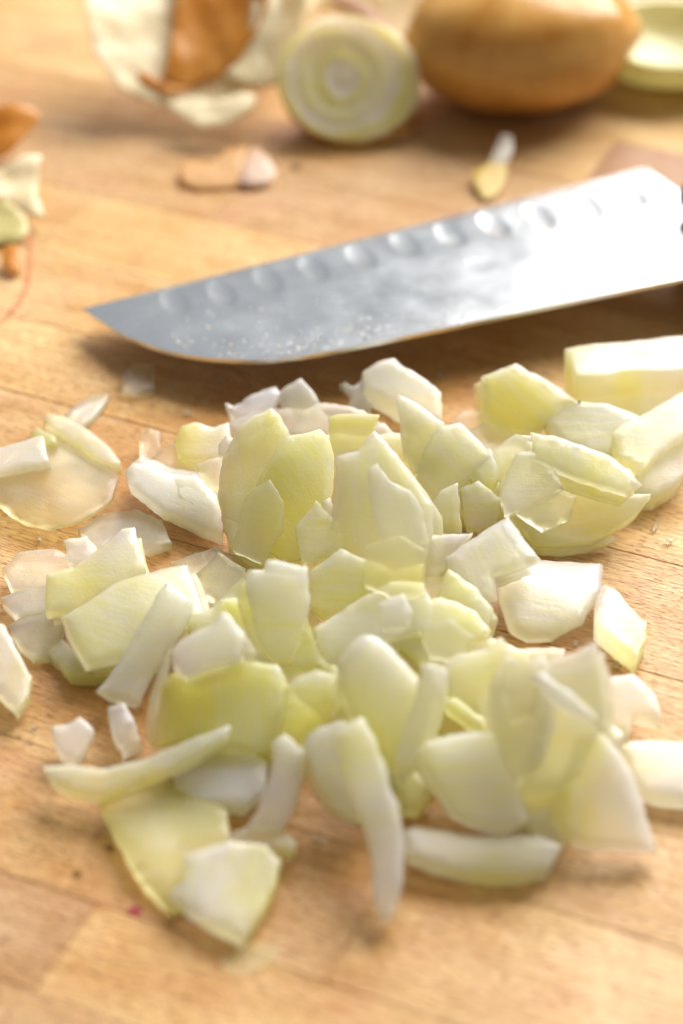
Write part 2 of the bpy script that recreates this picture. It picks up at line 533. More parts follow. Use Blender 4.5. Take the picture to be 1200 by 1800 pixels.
# ------------------------------------------------------------------ the chopped onion
# label, outline in photo pixels, and how it lies (base height, slopes gx gy, thickness t, tint, bend k, ...)
PIECES = [
 ('wet white crumb stuck against the left side of the tall green face', [(384,782),(398,765),(415,770),(420,798),(400,806),(386,800)], dict(base=1.6,t=.15,gy=.6,tint=(0,.1,0),clear=.1)),
 ('tiny white crumb in the gap left of the large peaked slice', [(566,880),(580,872),(590,895),(586,922),(572,915)], dict(base=1.5,t=.15,gy=.6,tint=(0,.2,0))),
 ('thin clear film draped over the foot of the large peaked slice', [(640,960),(700,940),(748,965),(745,1045),(690,1055),(640,1030)], dict(base=1.75,t=.07,gy=.8,tint=(.1,.3,0),clear=.4)),
 ('pale bulging flake on the left flank of the upright white and green slice', [(430,1012),(446,1000),(464,1003),(468,1050),(450,1062),(434,1045)], dict(base=1.75,t=.16,gy=.7,tint=(.1,.2,0))),
 ('small pale flake wedged right of the notched white cube', [(408,1092),(428,1104),(452,1148),(436,1166),(414,1150)], dict(base=1.7,t=.16,gy=.6,tint=(.2,.3,0),clear=.2)),
 ('whitish clear flake behind the top of the thin whitish strip', [(735,1102),(790,1086),(832,1120),(806,1160),(756,1158)], dict(base=1.5,t=.12,gy=.7,tint=(.0,.3,0),clear=.3)),
 ('thin clear film on the shoulder of the wide pinkish slab, lower middle', [(556,1292),(600,1268),(630,1328),(606,1362),(570,1348)], dict(base=1.15,t=.08,gy=.8,tint=(.3,.2,0),clear=.4)),
 ('clear film over the top of the milky upright slice', [(885,1165),(925,1152),(950,1200),(940,1262),(900,1270),(880,1220)], dict(base=2.2,t=.07,gy=.85,tint=(.0,.2,0),clear=.45)),
 ('narrow white sliver lying across the top of the right front cluster', [(930,1190),(950,1180),(1010,1222),(1052,1262),(1040,1272),(985,1240)], dict(base=2.3,t=.12,gy=.6,tint=(-.1,.1,0))),
 ('thin yellow sliver in the hollow under the pale yellow chunk, right front', [(768,1232),(800,1225),(850,1262),(866,1290),(830,1284),(790,1256)], dict(base=1.05,t=.15,gy=.5,tint=(.8,1.0,0))),
 ('thin veined film on the left half of the big glassy fan', [(900,860),(960,845),(1010,870),(1000,915),(950,935),(905,905)], dict(base=.85,t=.06,gy=.45,tint=(.0,.2,0),clear=.4)),
 ('low pale slice in the hollow between the left-hand group and the tall green face', [(300,985),(380,960),(440,985),(470,1040),(420,1080),(350,1050)], dict(base=.26,t=.24,gy=.15,tint=(.4,.6,0),clear=.3)),
 ('low yellow slice in the hollow left of the rounded yellow wedge', [(480,1170),(560,1150),(620,1190),(620,1260),(540,1280),(480,1240)], dict(base=.55,t=.4,gy=.4,tint=(.6,.8,0))),
 ('low pale slice behind the white cube with a notched corner', [(330,1090),(400,1050),(470,1070),(480,1150),(400,1180),(340,1150)], dict(base=.7,t=.4,gy=.35,tint=(.5,.7,0))),
 ('low yellow slice between the folded flap and the heap middle', [(730,1000),(800,990),(840,1050),(820,1120),(740,1110)], dict(base=.45,t=.4,gy=.4,tint=(.6,.8,0))),
 ('low pale slice behind the pale yellow chunk of the right front cluster', [(790,1130),(870,1120),(930,1150),(940,1220),(850,1240),(790,1190)], dict(base=.65,t=.4,gy=.3,tint=(.4,.6,0))),
 ('low yellow slice under the front end of the thin whitish strip', [(640,1300),(720,1260),(790,1290),(770,1350),(700,1385),(655,1360)], dict(base=.35,t=.3,gy=.3,tint=(.8,1.0,0))),
 ('low pale slice at the back centre under the yellow four-cornered slice', [(500,770),(600,760),(700,800),(680,860),(580,870),(500,840)], dict(base=.55,t=.4,gy=.5,tint=(.4,.6,0))),
 ('low clear slice at the back under the jagged feathery scrap', [(395,745),(470,715),(560,715),(600,750),(520,775),(420,775)], dict(base=.38,t=.3,gy=.3,tint=(.1,.3,0),clear=.2)),
 ('low pale slice behind the large green curved leaf piece at the upper right', [(790,770),(850,740),(930,750),(950,800),(880,830),(810,815)], dict(base=.35,t=.3,gy=.3,tint=(.2,.5,0),clear=.15)),
 ('low pale slice between the sturdy pale block and the triangular green slice', [(900,1370),(980,1350),(1030,1390),(1010,1450),(940,1455),(905,1425)], dict(base=.55,t=.4,gy=.4,tint=(.4,.6,0))),
 # --- left edge
 ('thin clear round onion membrane lying flat at the left edge of the board', [(-14,880),(-10,820),(30,782),(75,755),(130,758),(185,800),(210,842),(195,880),(150,910),(90,928),(50,922),(15,900)], dict(base=.12,t=.10,tint=(.75,.35,30),k=.16,kd=60,clear=.5)),
 ('curved pale green strip lying along the top of the clear round membrane', [(75,737),(85,727),(110,730),(150,752),(190,780),(213,812),(195,815),(160,795),(110,762)], dict(base=.42,t=.28,tint=(.5,.55,0),clear=.1)),
 ('tiny bright green tip between the clear membrane and the green strip at the left', [(55,757),(65,750),(95,765),(102,778),(75,780)], dict(base=.46,t=.2,tint=(.9,.8,0))),
 ('white four-cornered chip cut off by the left edge, on the clear membrane', [(-24,792),(0,785),(60,767),(76,765),(88,812),(40,822),(0,831),(-24,836)], dict(base=.55,t=.3,gy=.2,tint=(.0,.1,0),clear=.1)),
 ('thin white sliver pointing up and right beyond the curved green strip', [(112,730),(135,710),(162,693),(192,690),(185,708),(162,733),(142,746)], dict(base=.2,t=.18,tint=(.05,.35,0),clear=.2)),
 ('small square translucent chip in the shadow below the knife tip', [(213,660),(233,638),(273,640),(272,682),(240,686),(214,680)], dict(base=.22,t=.2,tint=(.1,.2,90),clear=.4)),
 ('small teardrop shaped clear chip left of the heap below the knife', [(245,762),(262,748),(281,757),(283,785),(265,810),(247,800)], dict(base=.24,t=.2,gy=.3,tint=(.1,.1,0),clear=.4)),
 ('clear flat piece tucked behind the white shiny wedge at the upper left of the heap', [(262,808),(288,785),(312,773),(348,800),(352,832),(320,840),(285,830)], dict(base=.4,t=.22,gy=.3,tint=(.1,.3,0),clear=.3)),
 ('pale piece with a bright yellow left end at the upper left of the heap', [(307,772),(320,748),(345,742),(375,750),(402,742),(410,775),(388,800),(345,812),(312,800)], dict(base=.62,t=.45,gy=.35,tint=(1.0,.1,0),k=.2,kd=90,clear=.1)),
 ('shiny white boat-shaped wedge at the left of the heap, nearest the clear membrane', [(220,825),(235,812),(262,815),(300,832),(350,838),(382,870),(392,942),(330,915),(270,885),(228,850)], dict(base=.36,t=.34,gy=.3,tint=(.0,.15,-60),k=.35,kd=70,clear=.05)),
 ('small ribbed pinkish white slice lying on the shiny white wedge', [(303,837),(345,830),(362,852),(374,890),(345,888),(314,874)], dict(base=.62,t=.18,gy=.3,tint=(.0,.1,0),k=.2,fib=20)),
 ('clear yellowish slice between the yellow-ended piece and the tall green left face', [(345,815),(392,798),(400,862),(388,890),(362,852)], dict(base=.5,t=.25,gy=.4,tint=(.2,.5,-90),clear=.25)),
 # --- back row of the heap
 ('white jagged feathery scrap at the back left of the heap below the knife', [(396,708),(412,713),(450,690),(485,678),(497,690),(482,715),(445,737),(412,742)], dict(base=.5,t=.18,gy=.3,tint=(0,.1,0),jit=.05,clear=.05)),
 ('creamy fan shaped piece standing at the back left of the hooked sliver', [(488,692),(508,675),(530,664),(552,688),(563,706),(545,737),(507,732)], dict(base=.5,t=.3,gy=.6,tint=(.1,.3,0),jit=.04)),
 ('clear white ragged slice lying across the back of the heap behind the yellow square', [(508,762),(524,725),(560,706),(602,711),(650,729),(672,745),(585,765),(540,770)], dict(base=.55,t=.3,gy=.4,tint=(0,.15,0),clear=.2,jit=.05)),
 ('thin sliver with a tiny hooked tip at the back of the heap', [(599,674),(607,671),(617,679),(632,668),(650,658),(656,672),(652,727),(606,722),(617,692)], dict(base=.25,t=.25,gy=.4,tint=(.05,.15,0))),
 ('cream coloured wedge rearmost in the middle of the heap, nearest the knife', [(634,655),(660,635),(690,628),(722,650),(750,668),(775,690),(778,740),(742,742),(700,715),(660,692),(637,676)], dict(base=.45,t=.6,gy=.4,tint=(.1,.5,-40),jit=.03)),
 ('small cream crumb between the yellow square and the upright wedge at the back', [(650,750),(672,742),(700,765),(705,800),(672,785)], dict(base=.8,t=.2,gy=.6,tint=(.3,.3,0),jit=.04)),
 # --- upper middle of the heap
 ('yellow four-cornered slice standing at the back of the heap centre', [(578,733),(600,727),(666,728),(658,746),(650,790),(640,822),(592,822),(580,775)], dict(base=.95,t=.25,gy=.9,tint=(.35,.85,90),clear=.1)),
 ('tall pale green curved face at the left of the heap, tallest on that side', [(392,800),(402,785),(416,750),(440,735),(478,715),(492,728),(507,758),(510,800),(504,862),(480,925),(445,985),(405,955),(388,912),(384,850)], dict(edge=.09,rim=-.25,base=.4,t=.35,gy=.95,tint=(.3,.65,20),k=.28,kd=0,clear=.04)),
 ('large yellow-green layered chunk next to the tall green left face', [(450,850),(478,800),(506,766),(530,762),(563,753),(578,772),(589,800),(586,858),(574,918),(545,978),(500,985),(462,960),(452,905)], dict(base=.75,t=.35,gy=.95,tint=(.75,.6,60),k=.3,kd=30,clear=.04)),
 ('greyish clear slice leaning on the tall green left face', [(432,868),(475,842),(500,882),(497,932),(462,992),(408,968)], dict(base=1.1,t=.14,gy=.9,tint=(.1,.3,-90),clear=.35)),
 ('small fallen flake at the foot of the yellow-green chunk in the heap centre', [(520,925),(556,880),(602,925),(600,968),(532,992)], dict(base=1.35,t=.2,gy=.7,tint=(.35,.6,0),clear=.1)),
 ('large peaked pale slice with a sharp tip, standing highest in the heap centre', [(592,800),(630,790),(657,754),(690,790),(730,842),(760,885),(762,932),(745,990),(690,1030),(622,1070),(575,1075),(548,1040),(552,980),(585,905)], dict(edge=.09,rim=-.25,base=.65,t=.4,gy=1.0,tint=(.55,.3,40),k=.18,kd=0,clear=.05)),
 ('white veined sheet lying over the peaked slice in the heap centre', [(643,826),(660,814),(684,842),(718,862),(744,898),(752,955),(722,995),(688,985),(664,940),(652,885)], dict(base=1.65,t=.12,gy=1.0,tint=(.0,.2,-70),k=.3,kd=20,clear=.1)),
 ('bright yellow rounded piece at the foot of the peaked slice in the heap centre', [(542,1005),(600,965),(690,1005),(745,990),(738,1042),(650,1062),(578,1087),(546,1062)], dict(base=.95,t=.4,gy=.6,tint=(.5,1.05,-50),clear=.05)),
 ('upright wedge with a pale cut rim at the back right of the heap centre', [(698,693),(712,698),(740,712),(778,743),(775,800),(728,832),(706,795),(703,755)], dict(edge=.09,rim=-.25,base=1.1,t=.25,gy=.9,tint=(.15,.45,-90),clear=.06)),
 ('rounded pale slice with one small green dot, right of the upright wedge', [(728,845),(742,790),(770,747),(808,740),(848,778),(862,802),(818,845),(768,882)], dict(edge=.09,rim=-.25,base=.8,t=.3,gy=.8,tint=(.4,.4,0),k=.25,kd=40,clear=.08)),
 ('small white cube with a yellow lower edge on the heap right of the upright wedge', [(825,830),(845,800),(862,785),(878,838),(866,858),(830,860)], dict(base=1.0,t=.28,gy=.6,tint=(.85,.0,90))),
 ('clear thin flap behind the rounded pale slice at the back right of the heap', [(785,745),(810,722),(842,716),(886,757),(852,778),(815,752)], dict(base=.5,t=.18,gy=.4,tint=(.05,.2,0),clear=.3)),
 ('green slice standing in the gap right of the peaked slice, left of its twin', [(755,888),(775,860),(804,848),(811,940),(760,940)], dict(base=.6,t=.3,gy=.9,tint=(.5,.75,-90),clear=.05)),
 ('green slice in the gap right of the peaked slice, with a pointed lower end', [(808,858),(838,845),(882,880),(876,915),(842,932),(818,930)], dict(base=.55,t=.3,gy=.7,tint=(.5,.7,-60),clear=.05)),
 # --- upper right
 ('large green curved leaf piece with a pale rim at the top right of the heap', [(845,662),(872,648),(905,637),(950,660),(1000,690),(1022,708),(985,715),(962,745),(930,770),(880,762),(853,738),(848,700)], dict(edge=.09,rim=-.25,base=.7,t=.3,gy=.8,tint=(.85,.55,70),k=.35,kd=45,clear=.05)),
 ('cream wedge wedged between the green leaf piece and the pale block at the right', [(950,722),(1000,708),(1060,708),(1110,724),(1135,737),(1095,765),(1070,800),(1000,782),(968,760)], dict(base=.62,t=.4,gy=.4,tint=(.45,.15,30),clear=.05)),
 ('thick cream block with ring lines on its cut top, farthest right near the knife', [(990,612),(1040,602),(1100,598),(1160,592),(1235,588),(1235,640),(1170,652),(1110,650),(1060,662),(1010,658)], dict(base=1.35,t=1.3,gy=-.06,tint=(.5,.0,0),fib=5,under=.96,clear=.02)),
 ('pale block with a green cut end at the right edge of the picture', [(1072,760),(1100,742),(1150,715),(1190,690),(1232,682),(1232,745),(1160,792),(1130,824),(1085,800)], dict(base=.95,t=.7,gy=.25,tint=(.55,.05,0),clear=.04)),
 ('long pale wedge under the green-ended block at the right edge', [(1100,850),(1150,808),(1232,750),(1232,790),(1190,845),(1150,872),(1120,868)], dict(base=.55,t=.5,gy=.3,tint=(.3,.3,0),clear=.05)),
 ('arched green-rimmed sliver on top of the big right-hand layered piece', [(932,755),(990,768),(1058,792),(1105,822),(1128,850),(1100,870),(1050,855),(1000,838),(962,818),(938,805)], dict(edge=.09,rim=-.25,base=1.2,t=.22,gy=.5,tint=(.5,.5,90),k=.15,kd=0,clear=.04)),
 ('big glassy layered fan, largest piece at the right side of the heap', [(892,800),(940,802),(1000,832),(1080,862),(1143,868),(1120,900),(1085,925),(1040,945),(980,957),(935,950),(890,900),(875,862)], dict(base=.45,t=.3,gy=.45,tint=(.35,.6,-60),k=.16,kd=100,clear=.18)),
 ('clear triangular flake resting on the left part of the big glassy fan', [(905,795),(932,790),(965,810),(990,855),(940,885),(885,905),(878,868)], dict(base=1.0,t=.16,gy=.45,tint=(.1,.3,0),clear=.2)),
 ('narrow yellow-green bottom layer under the big glassy fan', [(905,930),(955,925),(1010,942),(1080,942),(1040,958),(985,968),(948,966),(922,950)], dict(base=.25,t=.22,gy=.2,tint=(.85,.6,0))),
 ('thin clear slice upright behind the left end of the big glassy fan', [(865,792),(905,762),(932,765),(935,800),(888,865),(874,832)], dict(base=.85,t=.2,gy=.8,tint=(.1,.3,0),clear=.2)),
 # --- right middle
 ('pale flap folded to a corner, left half of the pair under the glassy fan', [(783,978),(835,938),(893,904),(915,935),(950,980),(902,1000),(868,1010),(872,1052),(838,1062),(800,1022)], dict(edge=.09,rim=-.25,base=.85,t=.3,gy=.5,tint=(.1,.3,-30),k=.12,kd=20,clear=.05)),
 ('white rounded shell with a wet highlight, lying flat at the right of the heap', [(868,1002),(940,982),(1000,982),(1060,988),(1056,1035),(1022,1086),(970,1113),(925,1117),(893,1100),(878,1050)], dict(edge=.09,rim=-.25,base=.32,t=.3,gy=.15,tint=(.1,.45,-90),k=.28,kd=80,clear=.06)),
 ('pale piece in the gap between the peaked slice and the folded flap', [(745,942),(830,936),(792,978),(772,1032),(745,1030)], dict(base=.8,t=.3,gy=.7,tint=(.2,.5,-90))),
 ('green-yellow slice with a dark slit, in front of the folded flap', [(765,1048),(787,1000),(830,1030),(866,1070),(858,1105),(820,1133),(780,1112)], dict(base=.75,t=.3,gy=.5,tint=(.7,.4,-60))),
 ('single oblong white chip with a green end, lying apart at the right on bare wood', [(1046,1045),(1060,1025),(1080,1032),(1104,1062),(1135,1092),(1134,1122),(1118,1155),(1082,1126),(1043,1090)], dict(base=.5,t=.48,tint=(.05,.9,-55),under=.97)),
 # --- left middle
 ('clear flat slice pointing right, rearmost of the left-hand group', [(138,928),(180,902),(240,895),(285,915),(304,955),(262,967),(225,950),(172,962)], dict(base=.22,t=.2,tint=(.1,.45,-10),k=.15,clear=.3)),
 ('small white cube with a wet face on the left-hand group', [(113,948),(152,940),(168,972),(160,1002),(121,988)], dict(base=.75,t=.3,gy=.4,tint=(0,.05,0),clear=.1)),
 ('clear flat slice with wet sparkle at the far left of the left-hand group', [(4,1000),(35,970),(90,963),(135,978),(125,1020),(65,1035),(22,1036)], dict(base=.34,t=.25,gy=.15,tint=(.1,.2,0),clear=.25)),
 ('white-tipped slice, second down at the far left of the left-hand group', [(0,1048),(40,1034),(110,1025),(112,1062),(72,1080),(30,1084)], dict(base=.3,t=.25,gy=.1,tint=(.0,.3,0),clear=.2)),
 ('pinkish clear slice, third down at the far left of the left-hand group', [(14,1098),(60,1072),(115,1063),(110,1120),(98,1150),(55,1150),(27,1118)], dict(base=.26,t=.24,tint=(.1,.5,-60),clear=.25)),
 ('green-ended slice with a ragged right edge, on top of the left-hand group', [(82,1008),(130,995),(178,960),(215,930),(238,926),(247,965),(256,997),(205,1028),(130,1072),(80,1077)], dict(base=.8,t=.28,gy=.35,tint=(.75,.2,20),k=.12,jit=.02,clear=.06)),
 ('broad pale green slab in the front of the left-hand group', [(108,1082),(150,1055),(200,1020),(235,1008),(330,985),(347,1025),(367,1090),(300,1100),(240,1150),(150,1170),(122,1120)], dict(edge=.09,rim=-.25,base=.7,t=.3,gy=.3,tint=(.55,.45,0),k=.12,kd=70,clear=.04)),
 ('curved green sliver showing under the broad pale green slab', [(84,1142),(110,1120),(150,1160),(200,1160),(245,1140),(240,1175),(190,1190),(122,1186)], dict(base=.28,t=.26,tint=(.3,.8,-90),clear=.08)),
 ('long white stick with a bright square end, leaning on the broad green slab', [(278,1040),(292,1022),(338,1052),(334,1080),(292,1150),(252,1212),(243,1238),(215,1236),(188,1228),(168,1213),(192,1188),(240,1110)], dict(edge=.09,rim=-.25,base=.45,t=.42,gy=.75,tint=(.35,.0,60),clear=.05)),
 ('clear brownish slice between the long white stick and the heap centre', [(342,1012),(385,970),(432,998),(442,1052),(390,1062),(358,1045)], dict(base=.5,t=.2,gy=.3,tint=(.5,.5,0),clear=.35)),
 ('pointed pale leaf cut off by the left edge below the left-hand group', [(-24,1085),(8,1095),(30,1140),(55,1187),(50,1218),(30,1250),(0,1215),(-24,1195)], dict(base=.45,t=.3,gy=.2,tint=(.2,.45,0),k=.2,kd=0)),
 ('small white angular chip lying alone on bare wood at the lower left', [(90,1275),(120,1272),(140,1257),(165,1280),(152,1308),(130,1336),(105,1320),(92,1300)], dict(base=.45,t=.35,gy=.3,tint=(-.1,.0,0))),
 ('small pinkish chip beside the foot of the long white stick', [(188,1242),(215,1232),(236,1262),(250,1308),(215,1322),(197,1285)], dict(base=.35,t=.3,gy=.3,tint=(0,.1,0),clear=.15)),
 ('very thin upright green sliver left of the broad yellow sheet', [(258,1300),(262,1240),(275,1190),(300,1140),(296,1180),(284,1230),(280,1275),(268,1312)], dict(base=.45,t=.15,gy=.6,tint=(.4,.5,90))),
 # --- lower middle
 ('broad yellow sheet at the lower left of the heap, under the white cube', [(285,1205),(300,1182),(340,1190),(420,1160),(488,1168),(502,1192),(495,1270),(482,1322),(400,1322),(330,1298),(272,1312)], dict(base=.75,t=.35,gy=.7,tint=(.9,.65,-20),k=.15,kd=0,clear=.05)),
 ('white cube with a notched corner on top of the broad yellow sheet', [(298,1142),(330,1116),(375,1097),(392,1074),(410,1085),(430,1122),(424,1157),(370,1167),(328,1187),(305,1168)], dict(base=1.75,t=.35,gy=.5,tint=(-.05,.1,90))),
 ('upright white and green slice with a square top, left of the heap centre', [(432,1025),(445,1000),(462,1004),(470,984),(540,995),(546,1060),(530,1122),(515,1165),(482,1170),(452,1115),(440,1065)], dict(base=1.2,t=.35,gy=.9,tint=(.6,.1,90),clear=.03)),
 ('green triangular slice leaning at the foot of the upright white and green slice', [(482,1165),(510,1130),(542,1085),(568,1168),(545,1178)], dict(base=1.0,t=.25,gy=.8,tint=(.5,.7,0))),
 ('small yellow slice left of the upright white and green slice', [(386,1052),(430,1050),(455,1065),(462,1122),(425,1105)], dict(base=.95,t=.25,gy=.5,tint=(.9,.55,0))),
 ('long creamy slab running up to a bright rounded corner in the heap middle', [(553,1102),(620,1060),(690,1020),(742,1024),(760,1060),(755,1112),(690,1122),(640,1140),(580,1172),(562,1142)], dict(base=1.0,t=.35,gy=.6,tint=(.3,.3,0),clear=.04)),
 ('flat pinkish white bit on the bright corner of the long creamy slab', [(662,1062),(708,1042),(724,1075),(718,1104),(672,1106)], dict(base=1.75,t=.2,gy=.6,tint=(0,.1,0))),
 ('pale slice between the long creamy slab and the right front cluster', [(702,1132),(735,1060),(775,1050),(835,1072),(862,1108),(830,1132),(790,1172),(742,1168)], dict(base=.9,t=.35,gy=.5,tint=(.4,.55,-30))),
 ('large rounded yellow wedge with a white upper rim in the front middle', [(592,1165),(612,1135),(640,1114),(666,1120),(700,1150),(734,1195),(728,1275),(692,1372),(650,1332),(612,1262),(594,1205)], dict(edge=.09,rim=-.25,base=.9,t=.4,gy=.9,tint=(.85,.1,70),k=.15,kd=0,clear=.03)),
 ('thin whitish strip standing against the right of the rounded yellow wedge', [(742,1165),(775,1168),(775,1220),(752,1290),(718,1352),(690,1378),(698,1310),(728,1230)], dict(base=1.1,t=.22,gy=.95,tint=(.35,.3,90),clear=.06)),
 ('small rounded yellow piece between the broad yellow sheet and the rounded wedge', [(502,1212),(522,1190),(556,1178),(592,1186),(590,1232),(556,1290),(525,1312),(496,1282)], dict(base=.95,t=.35,gy=.8,tint=(.85,.5,60))),
 ('wide pinkish slab behind the long front finger slice', [(537,1312),(558,1278),(600,1266),(640,1300),(660,1400),(642,1452),(598,1425),(560,1382)], dict(base=.7,t=.3,gy=.8,tint=(.1,.35,0),clear=.06)),
 ('long finger shaped slice reaching farthest toward the viewer, front middle', [(592,1296),(612,1270),(638,1261),(658,1300),(682,1370),(702,1430),(710,1500),(706,1560),(692,1608),(670,1622),(656,1590),(650,1500),(632,1430),(606,1360)], dict(base=.4,t=.32,gy=.65,tint=(.05,.45,90),k=.0,clear=.03)),
 ('pinkish white bar slanting down to the front, left of the long finger slice', [(482,1302),(500,1288),(538,1320),(532,1370),(512,1430),(492,1462),(434,1456),(462,1400),(476,1345)], dict(base=.55,t=.35,gy=.7,tint=(.05,.3,90),clear=.04)),
 ('flat pale block under the tip of the curved front sliver, lower left', [(300,1345),(330,1306),(400,1310),(472,1335),(463,1395),(430,1419),(360,1408),(308,1386)], dict(base=.36,t=.34,gy=.25,tint=(.45,.15,30),clear=.05)),
 ('long curved sliver like a smile at the lower left of the heap', [(74,1345),(112,1344),(180,1348),(250,1334),(330,1300),(404,1272),(398,1292),(325,1336),(252,1368),(180,1397),(120,1385),(86,1366)], dict(base=.62,t=.34,gy=.25,gx=.12,tint=(.2,.6,-90))),
 ('large flat dark yellow sheet at the lower left front corner of the heap', [(172,1412),(230,1380),(300,1366),(400,1420),(406,1470),(370,1510),(350,1580),(300,1600),(250,1550),(208,1480)], dict(base=.22,t=.2,gy=.05,tint=(.85,1.0,0),k=.08,clear=.2)),
 ('white ribbed square slice lowest at the front left, lying on the dark yellow sheet', [(298,1570),(322,1548),(325,1505),(400,1476),(468,1482),(494,1515),(477,1570),(430,1648),(368,1620)], dict(base=.36,t=.34,gy=.15,tint=(-.05,.75,0),fib=75,k=.12,kd=0,jit=.02)),
 ('small shaded slice tucked at the foot of the pinkish white bar', [(405,1465),(440,1448),(488,1455),(524,1482),(512,1503),(478,1490),(440,1480)], dict(base=.4,t=.2,gy=.1,tint=(.4,.6,0),clear=.1)),
 # --- lower right cluster
 ('sturdy pale block with a straight top edge at the left of the right front cluster', [(724,1322),(742,1300),(800,1290),(872,1284),(890,1335),(930,1442),(900,1462),(848,1456),(790,1432),(758,1380)], dict(edge=.09,rim=-.25,base=.7,t=.6,gy=.75,tint=(.45,.1,30),clear=.02)),
 ('milky upright slice standing tallest in the right front cluster', [(868,1180),(893,1152),(920,1163),(955,1148),(972,1200),(975,1262),(958,1335),(905,1372),(878,1330),(862,1245)], dict(base=1.35,t=.3,gy=.9,tint=(.35,.1,60),k=.2,kd=0,clear=.08)),
 ('milky three-cornered slice under the white sheet in the right front cluster', [(945,1190),(1000,1225),(1052,1285),(1018,1360),(968,1398),(915,1392),(935,1310)], dict(base=1.1,t=.3,gy=.85,tint=(.2,.5,-60),clear=.08)),
 ('white sheet with a pointed top right corner at the right front cluster', [(950,1162),(1000,1150),(1046,1127),(1060,1180),(1066,1232),(1060,1285),(1010,1262),(966,1210)], dict(base=1.75,t=.22,gy=.8,tint=(.05,.25,0),clear=.06)),
 ('triangular green slice with a white right edge, nearest the viewer at the right', [(1015,1292),(1060,1285),(1102,1340),(1132,1420),(1156,1495),(1052,1490),(990,1478),(962,1430),(985,1370)], dict(edge=.09,rim=-.25,base=.45,t=.4,gy=.7,tint=(.75,.0,0),k=.1,kd=0,clear=.03)),
 ('pale yellow chunk at the upper left of the right front cluster', [(772,1172),(800,1150),(850,1140),(880,1120),(902,1145),(886,1190),(868,1235),(830,1262),(786,1224)], dict(base=1.0,t=.4,gy=.75,tint=(.25,.75,-60))),
 ('deep yellow slice in the hollow of the right front cluster', [(765,1245),(820,1238),(866,1250),(880,1295),(800,1302),(765,1285)], dict(base=.65,t=.3,gy=.6,tint=(1.0,.8,0))),
 ('flat pale strip along the back of the right front cluster', [(888,1140),(940,1137),(992,1140),(986,1165),(935,1170),(898,1166)], dict(base=1.0,t=.35,gy=.4,tint=(.4,.4,0))),
 ('white knobbly chip at the right side of the right front cluster', [(1055,1195),(1080,1186),(1112,1184),(1152,1222),(1162,1262),(1110,1256),(1106,1292),(1068,1282)], dict(base=.5,t=.4,gy=.3,tint=(.3,.0,40),k=.2)),
 ('tiny bright white cube below the knobbly chip at the right', [(1060,1274),(1078,1274),(1098,1290),(1086,1316),(1064,1302)], dict(base=.45,t=.3,gy=.3,tint=(-.1,0,0))),
 ('pale oblong slice cut off by the right edge of the picture near the front', [(1090,1312),(1112,1300),(1150,1300),(1236,1306),(1236,1402),(1165,1396),(1122,1382)], dict(base=.42,t=.4,gy=.2,tint=(.3,.15,0),k=.1,clear=.04)),
 ('smooth curved bar lying flat along the front of the right front cluster', [(703,1458),(730,1450),(780,1458),(850,1466),(940,1468),(985,1488),(962,1528),(880,1538),(790,1525),(716,1500)], dict(base=.42,t=.38,gy=.2,tint=(.3,.6,-90),k=.3,kd=90)),
 ('shaded grey-brown chip between the curved bar and the triangular green slice', [(925,1435),(960,1418),(1000,1468),(978,1502),(940,1486)], dict(base=.42,t=.3,gy=.3,tint=(.2,.3,0),clear=.2)),
 ('dark yellow slice in the shade behind the long finger slice', [(686,1375),(722,1348),(762,1388),(735,1425),(700,1420)], dict(base=.4,t=.3,gy=.2,tint=(.9,1.0,0))),
 # --- pieces seen through the gaps, carrying the heap
 ('buried pale piece under the upright white and green slice, heap centre left', [(375,1060),(440,1000),(500,1010),(560,1080),(540,1180),(460,1180),(390,1140)], dict(base=.45,t=.42,gy=.2,tint=(.6,.7,0))),
 ('buried yellow piece under the bright rounded corner in the heap middle', [(560,1110),(640,1050),(720,1040),(780,1080),(770,1180),(680,1200),(590,1190)], dict(base=.55,t=.5,gy=.25,tint=(.7,.8,0))),
 ('buried pale piece under the tall green left face', [(392,870),(470,840),(560,870),(590,950),(540,1010),(440,990),(400,950)], dict(base=.5,t=.48,gy=.35,tint=(.6,.7,0))),
 ('buried pale piece under the upright wedge at the back right of the centre', [(600,770),(700,760),(800,770),(850,830),(830,900),(740,930),(640,880)], dict(base=.5,t=.48,gy=.4,tint=(.4,.6,0))),
 ('buried pale piece under the rounded pale slice and the glassy fan', [(830,800),(900,780),(960,800),(990,860),(930,920),(860,900)], dict(base=.4,t=.38,gy=.3,tint=(.4,.5,0))),
 ('buried yellow piece under the broad yellow sheet', [(310,1230),(400,1190),(500,1200),(560,1260),(520,1330),(420,1340),(330,1310)], dict(base=.55,t=.5,gy=.3,tint=(.8,.9,0))),
 ('buried yellow piece under the rounded yellow wedge', [(600,1230),(700,1190),(790,1230),(770,1300),(690,1350),(620,1320)], dict(base=.5,t=.48,gy=.3,tint=(.8,1.0,0))),
 ('buried pale piece under the milky square slice', [(830,1220),(930,1190),(1040,1220),(1080,1290),(1040,1370),(930,1400),(860,1340)], dict(base=.6,t=.55,gy=.35,tint=(.5,.6,0))),
]
